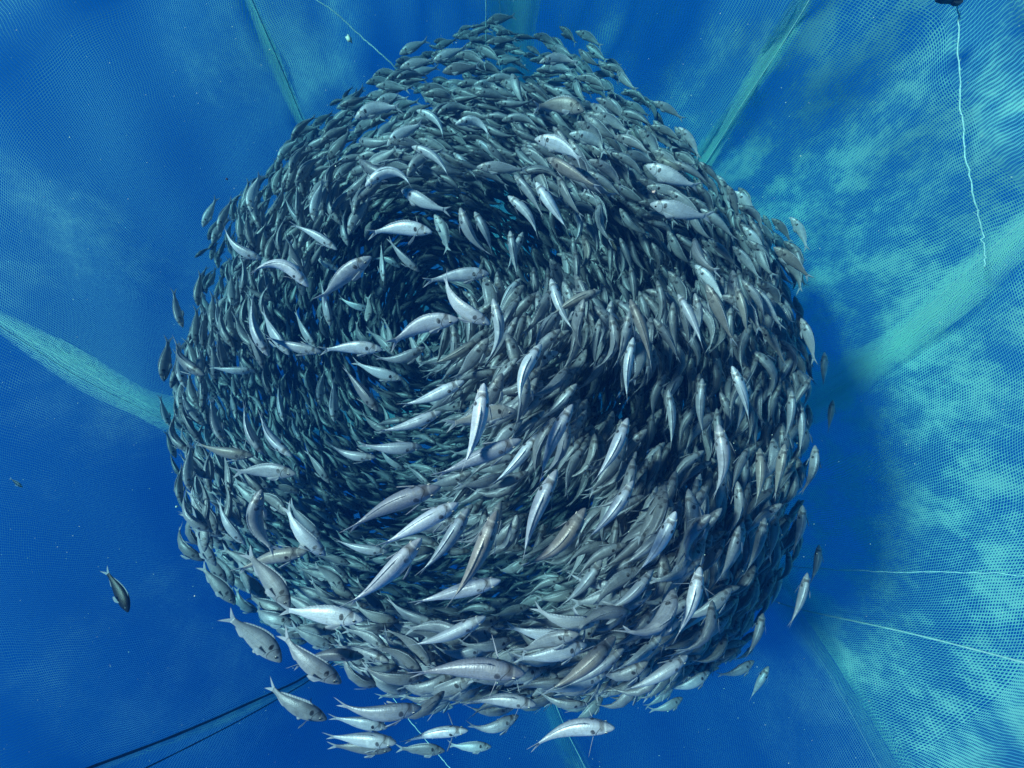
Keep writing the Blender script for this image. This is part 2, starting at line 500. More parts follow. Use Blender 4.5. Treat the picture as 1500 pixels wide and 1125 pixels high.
# clip that holds the hanging line
clip = bpy.data.objects.new('line_clip', None); COL.objects.link(clip)
clip.location = P(1392, -4, 5.1)
tag(clip, 'small black clip at the head of the frayed white line', 'clip')
def box_mesh(name, sx, sy, sz, mat, bev=0.25):
    vs, fs = [], []
    for z in (-1, 1):
        for a in range(12):
            an = a * math.pi / 6
            c, s = math.cos(an), math.sin(an)
            m_ = max(abs(c), abs(s)); q = 1 / (m_ ** 0.7)
            f = 1.0
            vs.append((c * q * sx * f, s * q * sy * f, z * sz))
    for a in range(12):
        b = (a + 1) % 12
        fs.append((a, b, 12 + b, 12 + a))
    fs.append(tuple(range(11, -1, -1))); fs.append(tuple(range(12, 24)))
    return mesh_from(name, vs, fs, [mat], smooth=False)
link('clip_body', box_mesh('clip_body', 0.10, 0.035, 0.03, DARKM), clip)
j = link('clip_jaw', box_mesh('clip_jaw', 0.035, 0.022, 0.02, DARKM), clip); j.location = (0.05, -0.035, 0.0)

# drifting scrap of pale weed
vs, fs = [], []
ring = 10
for k in range(ring):
    an = 2 * math.pi * k / ring
    rr = (1.0, .8, .95, .7, 1.05, .85, .9, .6, 1.1, .9)[k]
    vs.append((0.024 * rr * math.cos(an), 0.040 * rr * math.sin(an), 0.006 * math.sin(an * 2)))
vs += [(0, 0, 0.009), (0, 0, -0.006)]
for k in range(ring):
    fs.append((k, (k + 1) % ring, ring)); fs.append(((k + 1) % ring, k, ring + 1))
sm = mesh_from('drifting_scrap', vs, fs, [SCRAP])
s = link('drifting_scrap', sm); s.location = P(511, 57, 5.5); s.rotation_euler = (0.3, 0.2, 0.5)
tag(s, 'torn pale yellowish scrap drifting beside the thin line above the ball', 'scrap')
s = link('drifting_scrap', sm); s.location = P(259, 742, 5.0); s.rotation_euler = (0.9, 0.2, 1.5); s.scale = (.35, .35, .35)
tag(s, 'tiny pale crumb drifting just off the lower left rim of the ball', 'scrap')

s = link('pink_crumb', mesh_from('pink_crumb', [(v[0] * .6, v[1] * .35, v[2]) for v in vs], fs, [PINK])); s.location = P(958, 281, 4.0)
tag(s, 'small pinkish crumb floating among fish of the upper right', 'crumb')
s = link('red_crumb', mesh_from('red_crumb', [(v[0] * .3, v[1] * .2, v[2]) for v in vs], fs, [plain('dark_red_crumb', (0.08, 0.02, 0.02))])); s.location = P(332, 262, 4.0)
tag(s, 'tiny dark red crumb in open water left of the upper rim', 'crumb')

# marine snow: uncountable specks
vs, fs = [], []
for _ in range(900):
    d = random.uniform(2.0, 8.0)
    c = P(random.uniform(-30, 1530), random.uniform(-30, 1155), d)
    r = random.uniform(0.0008, 0.0026) * d / 3 * (1.6 if random.random() < .08 else 1)
    b = len(vs)
    for q in ((1, 0, 0), (-1, 0, 0), (0, 1, 0), (0, -1, 0), (0, 0, 1), (0, 0, -1)):
        vs.append(c + Vector(q) * r * random.uniform(.6, 1.3))
    for f in ((0, 2, 4), (2, 1, 4), (1, 3, 4), (3, 0, 4), (2, 0, 5), (1, 2, 5), (3, 1, 5), (0, 3, 5)):
        fs.append(tuple(b + i for i in f))
sn = link('drifting_specks', mesh_from('drifting_specks', vs, fs, [SCRAP]))
tag(sn, 'fine pale specks of plankton adrift in the water', None, None, 'stuff')

# ------------------------------------------------------------------ fish
PROFILE = np.array([
    # s, top, bottom, half width
    (0.000, 0.004, -0.004, 0.002), (0.012, 0.022, -0.016, 0.016), (0.035, 0.042, -0.028, 0.027), (0.070, 0.066, -0.044, 0.039),
    (0.115, 0.090, -0.062, 0.051), (0.170, 0.112, -0.080, 0.062), (0.240, 0.131, -0.096, 0.070), (0.320, 0.139, -0.106, 0.073),
    (0.410, 0.134, -0.108, 0.070), (0.500, 0.118, -0.100, 0.062), (0.590, 0.094, -0.083, 0.050), (0.670, 0.069, -0.063, 0.037),
    (0.740, 0.047, -0.045, 0.026), (0.800, 0.036, -0.035, 0.018), (0.850, 0.036, -0.036, 0.011), (0.875, 0.040, -0.040, 0.005)])
PROFILE[:, 1:3] *= 1.12
PROFILE[:, 3] *= 1.15


def bend_map(pts, B):
    """pts (n,3): x = distance from the nose (0..1), y lateral, z dorsal -> curved fish, nose at +x, chord along x"""
    s = np.linspace(0, 1.06, 108)
    th = B * math.pi * np.cos(math.pi * np.clip(s, 0, 1) ** 1.12) * 1.0
    th = np.where(s < 0.22, th[np.searchsorted(s, 0.22)] + (th - th[np.searchsorted(s, 0.22)]) * 0.25, th)
    ds = s[1] - s[0]
    cx = np.concatenate([[0], np.cumsum(np.cos(th[:-1]) * ds)])
    cy = np.concatenate([[0], np.cumsum(np.sin(th[:-1]) * ds)])
    i1 = int(round(1.0 / ds))
    x, y, z = pts[:, 0], pts[:, 1], pts[:, 2]
    px = np.interp(x, s, cx); py = np.interp(x, s, cy); t = np.interp(x, s, th)
    X = px - np.sin(t) * y; Y = py + np.cos(t) * y
    ex, ey = cx[i1], cy[i1]
    L = math.hypot(ex, ey); ca, sa = ex / L, ey / L
    X2 = X * ca + Y * sa; Y2 = -X * sa + Y * ca
    # nose -> +x: flip the run of x, so lateral flips too to stay right-handed
    return np.stack([L / 2 - X2, Y2, z], axis=1), L


def body_shape(rings, sides):
    pr = PROFILE
    ss = np.interp(np.linspace(0, 1, rings), np.linspace(0, 1, len(pr)), pr[:, 0])
    V, UV = [], []
    for s in ss:
        top = np.interp(s, pr[:, 0], pr[:, 1]); bot = np.interp(s, pr[:, 0], pr[:, 2]); w = np.interp(s, pr[:, 0], pr[:, 3])
        for k in range(sides):
            a = 2 * math.pi * k / sides - math.pi / 2
            ca, sa = math.cos(a), math.sin(a)
            y = w * math.copysign(abs(ca) ** 0.85, ca) * (1 - 0.22 * max(0, sa) ** 2)
            z = (top if sa > 0 else -bot) * math.copysign(abs(sa) ** 0.95, sa)
            V.append((s, y, z)); UV.append((s, 0.5 + 0.5 * sa))
    F = []
    for i in range(rings - 1):
        for k in range(sides):
            k2 = (k + 1) % sides
            F.append((i * sides + k, (i + 1) * sides + k, (i + 1) * sides + k2, i * sides + k2))
    F.append(tuple(range(sides)))
    F.append(tuple((rings - 1) * sides + k for k in range(sides - 1, -1, -1)))
    return np.array(V), F, np.array(UV)


def fin_shape(base, tip, th=0.004, normal=(0, 1, 0), rows=3):
    """closed thin fin between two polylines of equal length, thick at its root, sharp at its edge"""
    base = np.array(base, float); tip = np.array(tip, float); n = len(base); N = np.array(normal, float)
    V, UV = [], []
    for side in (1, -1):
        for r in range(rows):
            f = r / (rows - 1)
            p = base * (1 - f) + tip * f
            for i in range(n):
                V.append(p[i] + N * side * th * (1 - 0.85 * f)); UV.append((i / (n - 1), f))
    F = []
    o = n * rows
    for r in range(rows - 1):
        for i in range(n - 1):
            a = r * n + i
            F.append((a, a + 1, a + n + 1, a + n)); F.append((o + a, o + a + n, o + a + n + 1, o + a + 1))
    for i in range(n - 1):
        a = (rows - 1) * n + i
        F.append((a, a + 1, o + a + 1, o + a))
    for r in range(rows - 1):
        for i in (0, n - 1):
            a = r * n + i
            F.append((a, a + n, o + a + n, o + a))
    return np.array(V), F, np.array(UV)


def fish_parts(spread, lo=False):
    P_ = {}
    P_['body'] = body_shape(9, 8) if lo else body_shape(19, 14)
    q = 5 if lo else 9
    zb = np.linspace(0.036, -0.036, q)
    zt = np.linspace(0.118, -0.118, q)
    xt = 0.905 + 0.11 * np.abs(np.linspace(-1, 1, q)) ** 0.85
    P_['tail_fin'] = fin_shape([(0.86, 0, z) for z in zb], [(x, 0, z) for x, z in zip(xt, zt)], 0.0035, rows=2 if lo else 3)
    n = 4 if lo else 15
    sx = np.linspace(0.25, 0.73, n)
    top = np.interp(sx, PROFILE[:, 0], PROFILE[:, 1])
    hgt = np.interp(sx, [0.25, 0.32, 0.5, 0.62, 0.73], [0.012, 0.040, 0.030, 0.028, 0.010]) * (1.0 if spread else 0.5)
    if not lo: hgt = hgt * (1 - 0.12 * (np.arange(n) % 2))
    P_['dorsal_fin'] = fin_shape([(x, 0, z - 0.006) for x, z in zip(sx, top)], [(x + 0.02, 0, z + h) for x, z, h in zip(sx, top, hgt)], 0.003, rows=2)
    if not lo:
        sx = np.linspace(0.58, 0.75, 6)
        bot = np.interp(sx, PROFILE[:, 0], PROFILE[:, 2])
        hgt = np.interp(sx, [0.58, 0.62, 0.75], [0.008, 0.035, 0.010])
        P_['anal_fin'] = fin_shape([(x, 0, z + 0.006) for x, z in zip(sx, bot)], [(x + 0.025, 0, z - h) for x, z, h in zip(sx, bot, hgt)], 0.003, rows=2)
    for sg in (1, -1):
        a = math.radians(68 if spread else 17)
        dx, dy = math.cos(a), math.sin(a) * sg
        b0 = np.array((0.245, 0.088 * sg, -0.012)); b1 = np.array((0.250, 0.082 * sg, -0.045))
        L = 0.20 if spread else 0.17
        base = [b0 * (1 - f) + b1 * f for f in (0, .33, .66, 1)]
        ln = (0.97, 1.0, 0.72, 0.35)
        dr = (0.010, -0.02, -0.045, -0.05)
        tip = [base[i] + np.array((dx, dy, 0)) * L * ln[i] + np.array((0, 0, dr[i])) for i in range(4)]
        P_['pectoral_fin' + ('L' if sg > 0 else 'R')] = fin_shape(base, tip, 0.0022, (-dy * sg, dx * sg, 0), rows=2 if lo else 3)
        if not lo:
            base = [(0.30, 0.022 * sg, -0.098), (0.315, 0.024 * sg, -0.100), (0.33, 0.022 * sg, -0.102)]
            tip = [(0.36, 0.050 * sg, -0.135), (0.385, 0.045 * sg, -0.128), (0.395, 0.03 * sg, -0.112)]
            P_['pelvic_fin' + ('L' if sg > 0 else 'R')] = fin_shape(base, tip, 0.002, rows=2)
            # eye: flattened dome
            V, F = [], []
            rr = [0.019, 0.017, 0.011, 0.005]
            hh = [-0.004, 0.003, 0.0065, 0.0085]
            for r_, h_ in zip(rr, hh):
                for k in range(10):
                    an = 2 * math.pi * k / 10
                    V.append((0.098 + r_ * math.cos(an), sg * (0.0535 + h_ * 0.9), 0.022 + r_ * math.sin(an)))
            V.append((0.098, sg * 0.0625, 0.022))
            mi = []
            for j_ in range(3):
                for k in range(10):
                    k2 = (k + 1) % 10
                    F.append((j_ * 10 + k, j_ * 10 + k2, (j_ + 1) * 10 + k2, (j_ + 1) * 10 + k)); mi.append(1 if j_ < 1 else 0)
            for k in range(10):
                F.append((30 + k, 30 + (k + 1) % 10, 40)); mi.append(0)
            P_['eye' + ('L' if sg > 0 else 'R')] = (np.array(V), F, np.zeros((len(V), 2)), mi)
    return P_


def fix_faces(F): return [tuple(f[::-1]) for f in F]


BENDS = [round(-0.30 + 0.05 * i, 2) for i in range(13)]
HI = {}
def hi_fish(bi, spread):
    key = (bi, spread)
    if key in HI: return HI[key]
    parts = {}
    for nm, tup in fish_parts(spread).items():
        V, L = bend_map(tup[0], BENDS[bi])
        base = nm.rstrip('LR')
        mats = [SKIN['n']] if nm == 'body' else ([EYE_M, IRIS_M] if base == 'eye' else [FIN])
        parts[nm] = mesh_from(base if base != 'body' else 'fish_body', V, tup[1], mats, tup[2], midx=(tup[3] if len(tup) > 3 else None))
    HI[key] = (parts, L)
    return HI[key]


# Fish that can be picked out, region by region.  Origin of the region in the photograph, then
# nose x, nose y, tail x, tail y (fifths of a pixel), bulge, roll of the back (0 = back to the viewer, + = back to the left of the heading), tone
CAT = [
((500, 0), '''1015 88 1160 118 0 -80 d|1050 185 1245 180 0 -75 d|1060 165 1280 115 0 -80 d|885 235 1050 230 0 -75|785 245 880 200 0 -70|425 400 640 290 0 -70
645 335 760 300 0 -60|665 450 930 340 0 -65|1050 275 1260 260 0 -70 d|1060 310 1290 290 0 -70 d|990 370 1170 400 0 -75 d|520 420 720 360 0 -70 d
430 500 700 430 0 -70|490 560 720 490 0 -65|740 530 1020 480 0 -70 d|1100 515 1310 550 0 -70 d|1150 430 1330 510 0 -60|1365 420 1500 430 0 -60
1060 590 1310 580 -15 -50|970 620 1180 700 -30 -50|610 590 790 560 0 -70 d|410 590 600 600 0 -75 d|210 610 400 560 0 -70 d|105 620 230 575 0 -70
610 670 800 630 0 -70 d|235 740 420 610 -10 -60|250 750 500 730 -20 -60|770 700 1000 740 0 -70 d|100 870 440 790 -30 -60|10 840 130 660 -20 -55
550 810 745 1030 -60 -10 b|835 910 1080 1010 -70 -35 b|725 850 900 860 -25 -50|265 1060 430 860 -20 -60|335 1070 610 900 -20 -60|1050 930 1170 1040 -12 0
1300 960 1460 1125 -12 -10 b|1090 790 1125 930 0 0|1310 670 1430 800 0 -20|1230 640 1400 600 0 -70'''),
((760, 20), '''75 150 285 150 -10 -80 d|250 215 325 330 0 -20|425 95 545 190 0 -50|450 180 600 325 -18 -45|380 240 520 360 0 -50|520 300 655 450 0 -45
150 360 440 370 -30 -60|160 400 400 430 -20 -60|65 320 200 340 0 -60|435 360 545 500 0 -50|680 315 850 430 -18 -40|545 485 720 610 -12 -50
740 525 900 660 0 -50|640 615 820 810 0 -45|770 705 930 850 -10 -50|985 645 1210 780 -12 -50|570 735 770 920 -12 -45|930 720 1030 900 0 -45
545 850 765 980 -15 -50|250 550 480 700 -15 -40|155 570 300 630 0 -60|480 715 105 690 30 70 r|310 750 520 860 -20 -50|370 880 690 1020 -25 -50
320 800 480 960 0 -50|115 920 455 1090 -40 -50|5 860 195 1080 -12 -10|675 1000 870 1110 0 -50|770 810 930 1000 0 -40 r|1170 830 1320 1070 -20 -40
1030 930 1180 1080 0 -45|1110 640 1200 740 0 -50 d|800 1000 1040 1140 -10 -50 b'''),
((230, 200), '''585 345 660 170 -20 -60|600 430 690 290 -10 -60 d|690 555 770 270 -25 -55 b|885 190 1050 20 -15 -60|985 310 1120 160 -15 -60|900 330 970 200 0 -60 d
1160 370 1130 120 10 -15|1150 620 1230 310 -20 -50|335 665 440 440 0 -60|375 760 480 570 0 -60 d|405 785 550 590 -20 -60|655 760 590 500 -10 -25
840 790 780 510 -20 -25|1080 660 930 430 -10 0|1320 830 975 640 15 20 b|1330 980 1130 800 -20 10 b|775 900 490 660 -45 15 b|1110 1100 670 1020 105 10 b
930 840 1010 680 0 -55 d|375 930 500 780 0 -60 d|290 1020 380 840 -15 -60 d|540 860 500 700 0 -20|1400 800 1385 530 -20 10|1060 980 1050 720 -15 -30'''),
((500, 200), '''175 365 520 390 -95 -20 b|515 75 790 310 -50 -10 b|440 395 800 550 10 -50|820 120 1000 330 -15 -5|990 225 1370 245 5 -55|985 25 1180 210 -10 -10
1265 150 1430 350 -20 -5|1265 280 1480 600 -15 -15|1220 435 1440 745 -30 0 b|870 520 1095 870 45 -10|975 550 1105 870 -12 0|1130 400 1015 580 0 20
665 700 190 720 30 45 b|680 570 775 850 -20 -60|55 720 230 430 -20 -55|430 960 220 900 30 30 b|570 990 340 740 -15 20|310 1065 290 780 0 10
1235 690 1290 1040 0 0 b|1330 700 1210 1000 0 15|220 880 -165 1210 15 45|1085 1005 600 1070 20 40|640 430 780 300 -10 -50 d|950 430 1080 420 0 -40 d|130 850 50 730 0 0'''),
((760, 220), '''125 235 365 595 -10 0 b|210 60 600 290 0 -25 r|550 220 780 375 0 -10 r|465 620 395 890 -70 -10 r|440 290 550 545 -15 0|590 490 750 650 -20 -30
560 560 750 780 -10 -20 o|575 30 800 210 0 -40|745 140 1010 250 0 -50|930 110 1330 270 15 -50 b|800 270 1040 390 0 -50|960 395 1420 490 10 -55
1000 50 1300 110 40 -45 r|230 800 380 1000 -10 0|1025 825 1160 1060 -12 -5|415 410 400 690 -40 0|860 790 900 930 0 0|560 750 640 950 0 0|1360 640 1270 830 0 0'''),
((1000, 220), '''240 180 340 400 -20 -40|195 290 330 460 0 -40|380 300 530 520 -15 -45|495 320 610 470 -10 -50 d|790 490 910 740 -20 -45|650 500 795 685 -15 -45 d
625 550 720 700 0 -40|665 710 940 950 -20 -40 r|335 480 450 650 0 -40|440 560 610 830 -20 -35|365 705 570 960 -10 -30|240 765 330 1030 -18 -10
130 430 390 665 -10 -25|90 840 310 1125 -15 -30 b|620 740 700 980 -15 -30|850 940 930 1120 0 -30|360 300 300 480 0 0'''),
((960, 420), '''165 55 350 460 -15 0 b|375 -20 580 430 0 -20 r|590 -10 670 390 -15 -10 r|720 0 940 320 -5 -25 b|885 50 1040 330 -12 -25|760 270 960 600 -12 -15 r
790 460 930 740 0 -10 r|900 265 950 450 -10 -20|1065 230 1165 570 -15 -30|1075 150 1160 340 -25 -45|415 460 455 750 -30 0|600 450 725 715 0 -10 r
560 580 685 1000 -15 0 b|690 720 590 1080 0 0|95 755 110 1190 -15 0 b|210 725 150 960 0 10|345 670 355 1110 25 0|425 680 345 940 0 5
495 770 410 990 0 5|850 710 810 1050 -12 5|1000 760 945 1125 -25 -10|1060 860 1050 1240 -15 -10|1240 480 1230 745 0 0|1300 830 1265 1070 0 -10|505 470 570 640 0 -20'''),
((760, 420), '''235 -60 415 345 25 0 b|600 30 215 230 20 10 r|700 0 810 240 -18 -10 b|815 90 970 600 -25 0 r|850 30 910 250 -10 0|840 370 795 850 30 0 b
680 100 570 460 -10 0|930 60 1045 300 -10 0|165 420 10 890 45 0 b|290 480 -120 580 -10 40|425 710 110 1000 -25 0|395 860 155 1430 20 0
570 910 370 1040 10 20|700 800 560 900 10 20|800 960 535 1440 -30 0|690 910 560 1250 -10 0|300 725 40 800 10 35 o|315 730 235 410 50 0|495 680 420 920 0 0|860 965 790 1125 0 0|955 870 870 1050 0 0 d'''),
((500, 400), '''225 265 -20 170 -20 25 b|1095 375 760 0 -95 30 b|860 340 345 540 50 45|1110 185 1060 650 -60 0 b|1315 40 1140 330 10 15|1200 80 960 250 15 30
1020 480 650 670 -20 10 r|615 545 240 610 -50 30|305 560 -160 570 10 35 b|450 780 80 640 -12 35|900 790 430 970 -18 20 b|1045 805 880 1450 -45 0 b
1280 1010 770 1120 15 50 r|735 1015 260 1160 -35 15 b|270 1015 10 680 0 10 d|480 330 510 130 -30 0|1420 250 1190 440 -10 20'''),
((230, 400), '''190 400 120 110 -10 -40|50 795 85 460 0 -50 d|210 840 180 500 -22 -35|290 530 290 240 0 -50 d|500 470 440 180 -18 -20|625 435 600 190 -10 -20 o
405 640 410 350 -10 -35|670 180 540 -20 -10 0|900 160 800 10 0 10|820 610 700 180 -35 0|970 600 770 260 -20 20|1170 560 1010 270 -12 15
1210 580 790 460 -20 20 b|715 715 380 685 -22 25 b|1270 390 1200 60 0 10|1000 820 950 620 -10 10|350 1120 180 840 -30 -25|100 1125 20 890 -10 -35
1200 960 1240 700 -25 -30|1300 1090 1290 760 0 -25|930 1090 890 800 -20 0'''),
((230, 600), '''230 230 170 60 0 -40 d|320 230 170 -30 -15 0 d|500 245 400 -100 -30 -35|785 330 640 -60 -50 -10|990 345 750 0 -40 -10|1060 235 985 30 -10 0
140 355 60 150 0 -50 d|250 600 260 240 -30 -45|710 340 280 240 -15 20 r|545 560 380 330 -10 40 d|410 930 310 600 -20 -40|650 990 450 650 -40 20
1020 470 545 460 20 45|765 585 890 1050 85 45|1235 1070 940 690 -30 40|1200 950 960 660 -20 40|410 990 190 740 0 60 d|1265 540 1085 290 0 20 d'''),
((480, 600), '''355 350 0 240 -40 10 b|570 440 375 270 -20 20|830 565 130 900 55 10|960 685 370 1010 0 15 b|690 940 130 1440 -20 15 b|1035 720 660 1210 -45 10
1240 740 885 1430 -20 5 r|450 1040 50 950 -22 10 b|690 270 220 250 -30 20|1420 220 780 490 0 15|1540 180 1190 560 -35 5 b'''),
((740, 620), '''380 340 130 1010 45 0|590 620 100 1050 -60 0 r|940 420 580 865 -40 0|1110 460 1030 870 5 0|1250 645 960 1100 -15 0 b|580 320 390 580 -15 0
1170 140 950 420 10 0|1430 370 1370 770 15 0|1480 630 1380 1030 -12 0|1380 70 1340 240 0 0|1490 50 1440 350 10 0|1340 860 1050 1020 -15 0'''),
((960, 620), '''460 5 420 550 -55 0 b|480 400 490 740 10 0|720 80 685 370 0 0|620 200 580 390 -10 0 d|840 110 790 280 -10 0|765 180 730 610 -25 0 r
950 150 870 560 -10 -10 r|1170 160 1060 520 -30 -15|1080 600 1000 950 -15 -15|1060 780 1030 1000 -12 -10|640 720 520 1110 -20 0 b|805 690 650 1110 -15 0
890 860 800 1110 -10 0|980 660 880 780 0 10 r|1200 890 1130 1180 -12 -10|1170 950 1110 1130 0 0 d'''),
((260, 780), '''355 370 180 90 -10 50 d|410 520 165 235 0 60 d|500 470 370 300 0 60 d|600 490 430 250 0 60 d|820 560 490 130 10 55 d|950 140 425 290 30 20 r
1365 640 740 560 -12 40 b|760 950 345 600 10 60 d|1200 1105 760 720 -30 50 d|1365 910 830 1000 45 10 d|1150 850 820 670 -20 40 d|1080 170 920 0 -15 30 d
1100 360 880 200 -10 40 d|1240 550 970 330 -35 30 d|800 480 600 300 0 50 d'''),
((480, 800), '''1270 250 620 420 -10 10 b|1160 515 590 730 -20 5 b|1180 720 770 720 -60 15|770 830 680 480 -55 0|800 570 430 370 -40 20|590 740 280 550 -40 30
620 1060 260 860 -50 30|610 880 290 760 -20 30|890 920 490 800 -15 25|1450 932 600 945 30 10|1440 360 1280 260 -10 20|1340 380 1170 320 -10 20|420 480 200 230 -15 30 d|1290 650 1050 600 0 60 d'''),
((740, 820), '''710 0 400 340 -30 0|850 185 440 80 -50 10|1085 70 680 390 -40 0|970 290 730 420 -15 10|690 450 200 330 -60 35|960 420 640 620 -20 0
810 560 290 970 -20 0 r|870 650 410 940 -30 0|1145 560 780 820 -25 0|1430 50 1240 590 -20 0 b|1250 270 870 550 -20 0|1340 700 860 960 -40 5 b
740 830 350 980 -30 20|1000 770 700 890 -20 20|520 570 0 480 -25 30|600 620 60 720 -25 30|1500 820 1180 940 -25 30|1300 1010 1050 1100 -20 40'''),
((940, 820), '''545 915 360 1000 0 10|825 740 550 840 -20 30|930 780 790 1030 -5 0|1215 95 1075 490 -15 -10|1020 90 930 360 -12 0 b|860 160 740 360 -10 0
890 390 760 720 -20 0|770 500 560 650 -10 0 b|570 290 230 570 0 0 b|730 390 600 560 0 0|900 580 740 660 -10 30|380 1030 260 1120 0 10|240 920 20 1080 -12 30'''),
((380, 900), '''495 770 60 500 -30 45 d|1190 680 560 640 -50 20|940 830 510 750 10 20|1005 940 480 890 -10 20 b|970 990 500 960 0 30 d|1530 850 1050 940 15 10 b
1420 680 1130 650 0 60|1360 1000 1000 980 -5 40 d'''),
((640, 900), '''1305 830 680 995 60 10 b|400 970 80 950 -12 50|600 740 220 800 -40 35|730 660 200 650 25 10 b|900 640 640 600 0 50|1240 440 760 570 -20 20|1480 380 1250 480 -10 20'''),
((0, 0), '''940 4485 760 4165 8 38 k|165 3570 70 3500 0 40 k'''),
]
SPREAD = {(1450, 932), (1305, 830), (1530, 850), (570, 290), (730, 660), (1470, 930), (1025, 825), (715, 715), (665, 700), (1430, 50), (225, 265), (690, 450), (425, 95), (680, 315), (1205, 95), (495, 770)}
SKIN['k'] = make_skin('near_black_skin', 0.0, 0.04)

items = []
for (ox, oy), txt in CAT:
    for rec in txt.replace('\n', '|').split('|'):
        f = rec.split()
        if not f: continue
        hx, hy, tx, ty, b, roll = map(float, f[:6])
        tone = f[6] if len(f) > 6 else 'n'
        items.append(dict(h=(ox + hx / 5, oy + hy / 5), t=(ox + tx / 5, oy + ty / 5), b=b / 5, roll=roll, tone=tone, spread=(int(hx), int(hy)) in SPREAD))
for it in items:
    it['L'] = math.dist(it['h'], it['t']); it['c'] = ((it['h'][0] + it['t'][0]) / 2, (it['h'][1] + it['t'][1]) / 2)
items.sort(key=lambda i: -i['L'] - (900 if i['tone'] == 'k' else 0))
extra = items[300:]
items = items[:300]


def frame_of(h, t, roll, L_real, pitch, dmax=7.6):
    """matrix of a fish: nose and tail lie on the sight lines of h and t"""
    Lpx = math.dist(h, t)
    d = L_real * FOC * math.cos(pitch) / Lpx
    d = min(d, dmax)
    dz = L_real * math.sin(pitch) / 2
    dz = max(-0.12, min(0.12, dz))
    H = P(h[0], h[1], d - dz); T = P(t[0], t[1], d + dz)
    x = (H - T); L = x.length; x.normalize()
    c = (H + T) / 2
    tc_ = (-c).normalized(); tc_ = (tc_ - x * tc_.dot(x)).normalized()
    left = tc_.cross(x)
    r = math.radians(roll)
    z = tc_ * math.cos(r) + left * math.sin(r)
    y = z.cross(x)
    M = Matrix(((x.x, y.x, z.x, c.x), (x.y, y.y, z.y, c.y), (x.z, y.z, z.z, c.z), (0, 0, 0, 1)))
    return M, L, d


CLOCK = ['', 'one', 'two', 'three', 'four', 'five', 'six', 'seven', 'eight', 'nine', 'ten', 'eleven', 'twelve']
DIRS = ['right', 'upper right', 'upwards', 'upper left', 'left', 'lower left', 'downwards', 'lower right']
TONE_W = {'n': 'silver', 'b': 'pale', 'r': 'brownish', 'd': 'shaded', 'o': 'olive', 'k': 'dark'}
for it in items:
    (cx_, cy_) = it['c']
    dx, dy = cx_ - 720, cy_ - 550
    ang = (math.degrees(math.atan2(dx, -dy)) % 360) / 30
    it['clock'] = int(round(ang)) % 12 or 12
    rr = math.hypot(dx / 480, dy / 515)
    it['ring'] = 'middle' if rr < 0.30 else ('inner ring' if rr < 0.56 else ('outer ring' if rr < 0.83 else 'ball rim'))
    it['rr'] = rr
    hdx, hdy = it['h'][0] - it['t'][0], -(it['h'][1] - it['t'][1])
    it['dir'] = DIRS[int(round(math.degrees(math.atan2(hdy, hdx)) / 45)) % 8]
    it['size'] = 'big' if it['L'] > 95 else ('mid-sized' if it['L'] > 58 else 'small')
    it['view'] = ('curled ' if abs(it['b']) / it['L'] > 0.15 else '')
    it['base'] = f"{it['size']} {it['view']}{TONE_W[it['tone']]} fish facing {it['dir']}"
    it['where'] = f"{it['ring']} at {CLOCK[it['clock']]} o'clock" if it['ring'] != 'middle' else "middle of the ball"
groups = {}
for it in items:
    it['label'] = it['base'] + ', ' + it['where']
    groups.setdefault(it['label'], []).append(it)
ORD = ['', 'second ', 'third ', 'fourth ', 'fifth ', 'sixth ', 'seventh ', 'eighth ', 'ninth ', 'tenth ', 'eleventh ', 'twelfth ']
for lab, g in groups.items():
    if len(g) < 2: continue
    g.sort(key=lambda i: i['c'][1])
    for k, it in enumerate(g):
        if k == len(g) - 1: it['label'] = lab + (', lower one' if len(g) == 2 else ', lowest')
        elif k == 0: it['label'] = lab + (', upper one' if len(g) == 2 else ', topmost')
        else: it['label'] = lab + f', {ORD[k]}down'
for it in items:
    if it['tone'] == 'k':
        it['label'] = ('dark lone fish swimming in open blue water left of the ball' if it['L'] > 40
                       else 'tiny dark fish far out near the left edge of the photo')

prev = [dict(h=i['h'], t=i['t'], c=i['c'], L=i['L'], roll=i['roll']) for i in items + extra if i['tone'] != 'k']
for it in items:
    roll = it['roll']
    bg = it['b'] / it['L'] / max(0.45, math.cos(math.radians(roll)))
    bi = int(min(12, max(0, round((bg + 0.30) / 0.05))))
    parts, chord = hi_fish(bi, it['spread'])
    pitch = random.gauss(0, 0.16) if it['L'] < 110 else random.gauss(0, 0.08)
    if it['ring'] == 'ball rim': pitch *= 0.6
    Lr = random.uniform(0.29, 0.33) * chord
    if it['tone'] == 'k': Lr *= 1.1
    M, L, d = frame_of(it['h'], it['t'], roll, Lr, pitch)
    s_ = L / chord
    root = bpy.data.objects.new('fish', parts['body']); COL.objects.link(root)
    root.matrix_world = M @ Matrix.Diagonal((s_, s_ * random.uniform(.88, 1.14), s_ * random.uniform(.88, 1.12), 1))
    tag(root, it['label'], 'fish', 'sea bream circling in the shoal' if it['tone'] != 'k' else 'stray fish outside the ball')
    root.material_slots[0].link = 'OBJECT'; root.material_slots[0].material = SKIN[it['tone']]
    wanted = ['tail_fin', 'dorsal_fin', 'pectoral_finL', 'pectoral_finR']
    if it['L'] > 58: wanted += ['eyeL', 'eyeR', 'anal_fin']
    if it['L'] > 80: wanted += ['pelvic_finL', 'pelvic_finR']
    for nm in wanted:
        o = bpy.data.objects.new(nm.rstrip('LR'), parts[nm]); COL.objects.link(o); o.parent = root

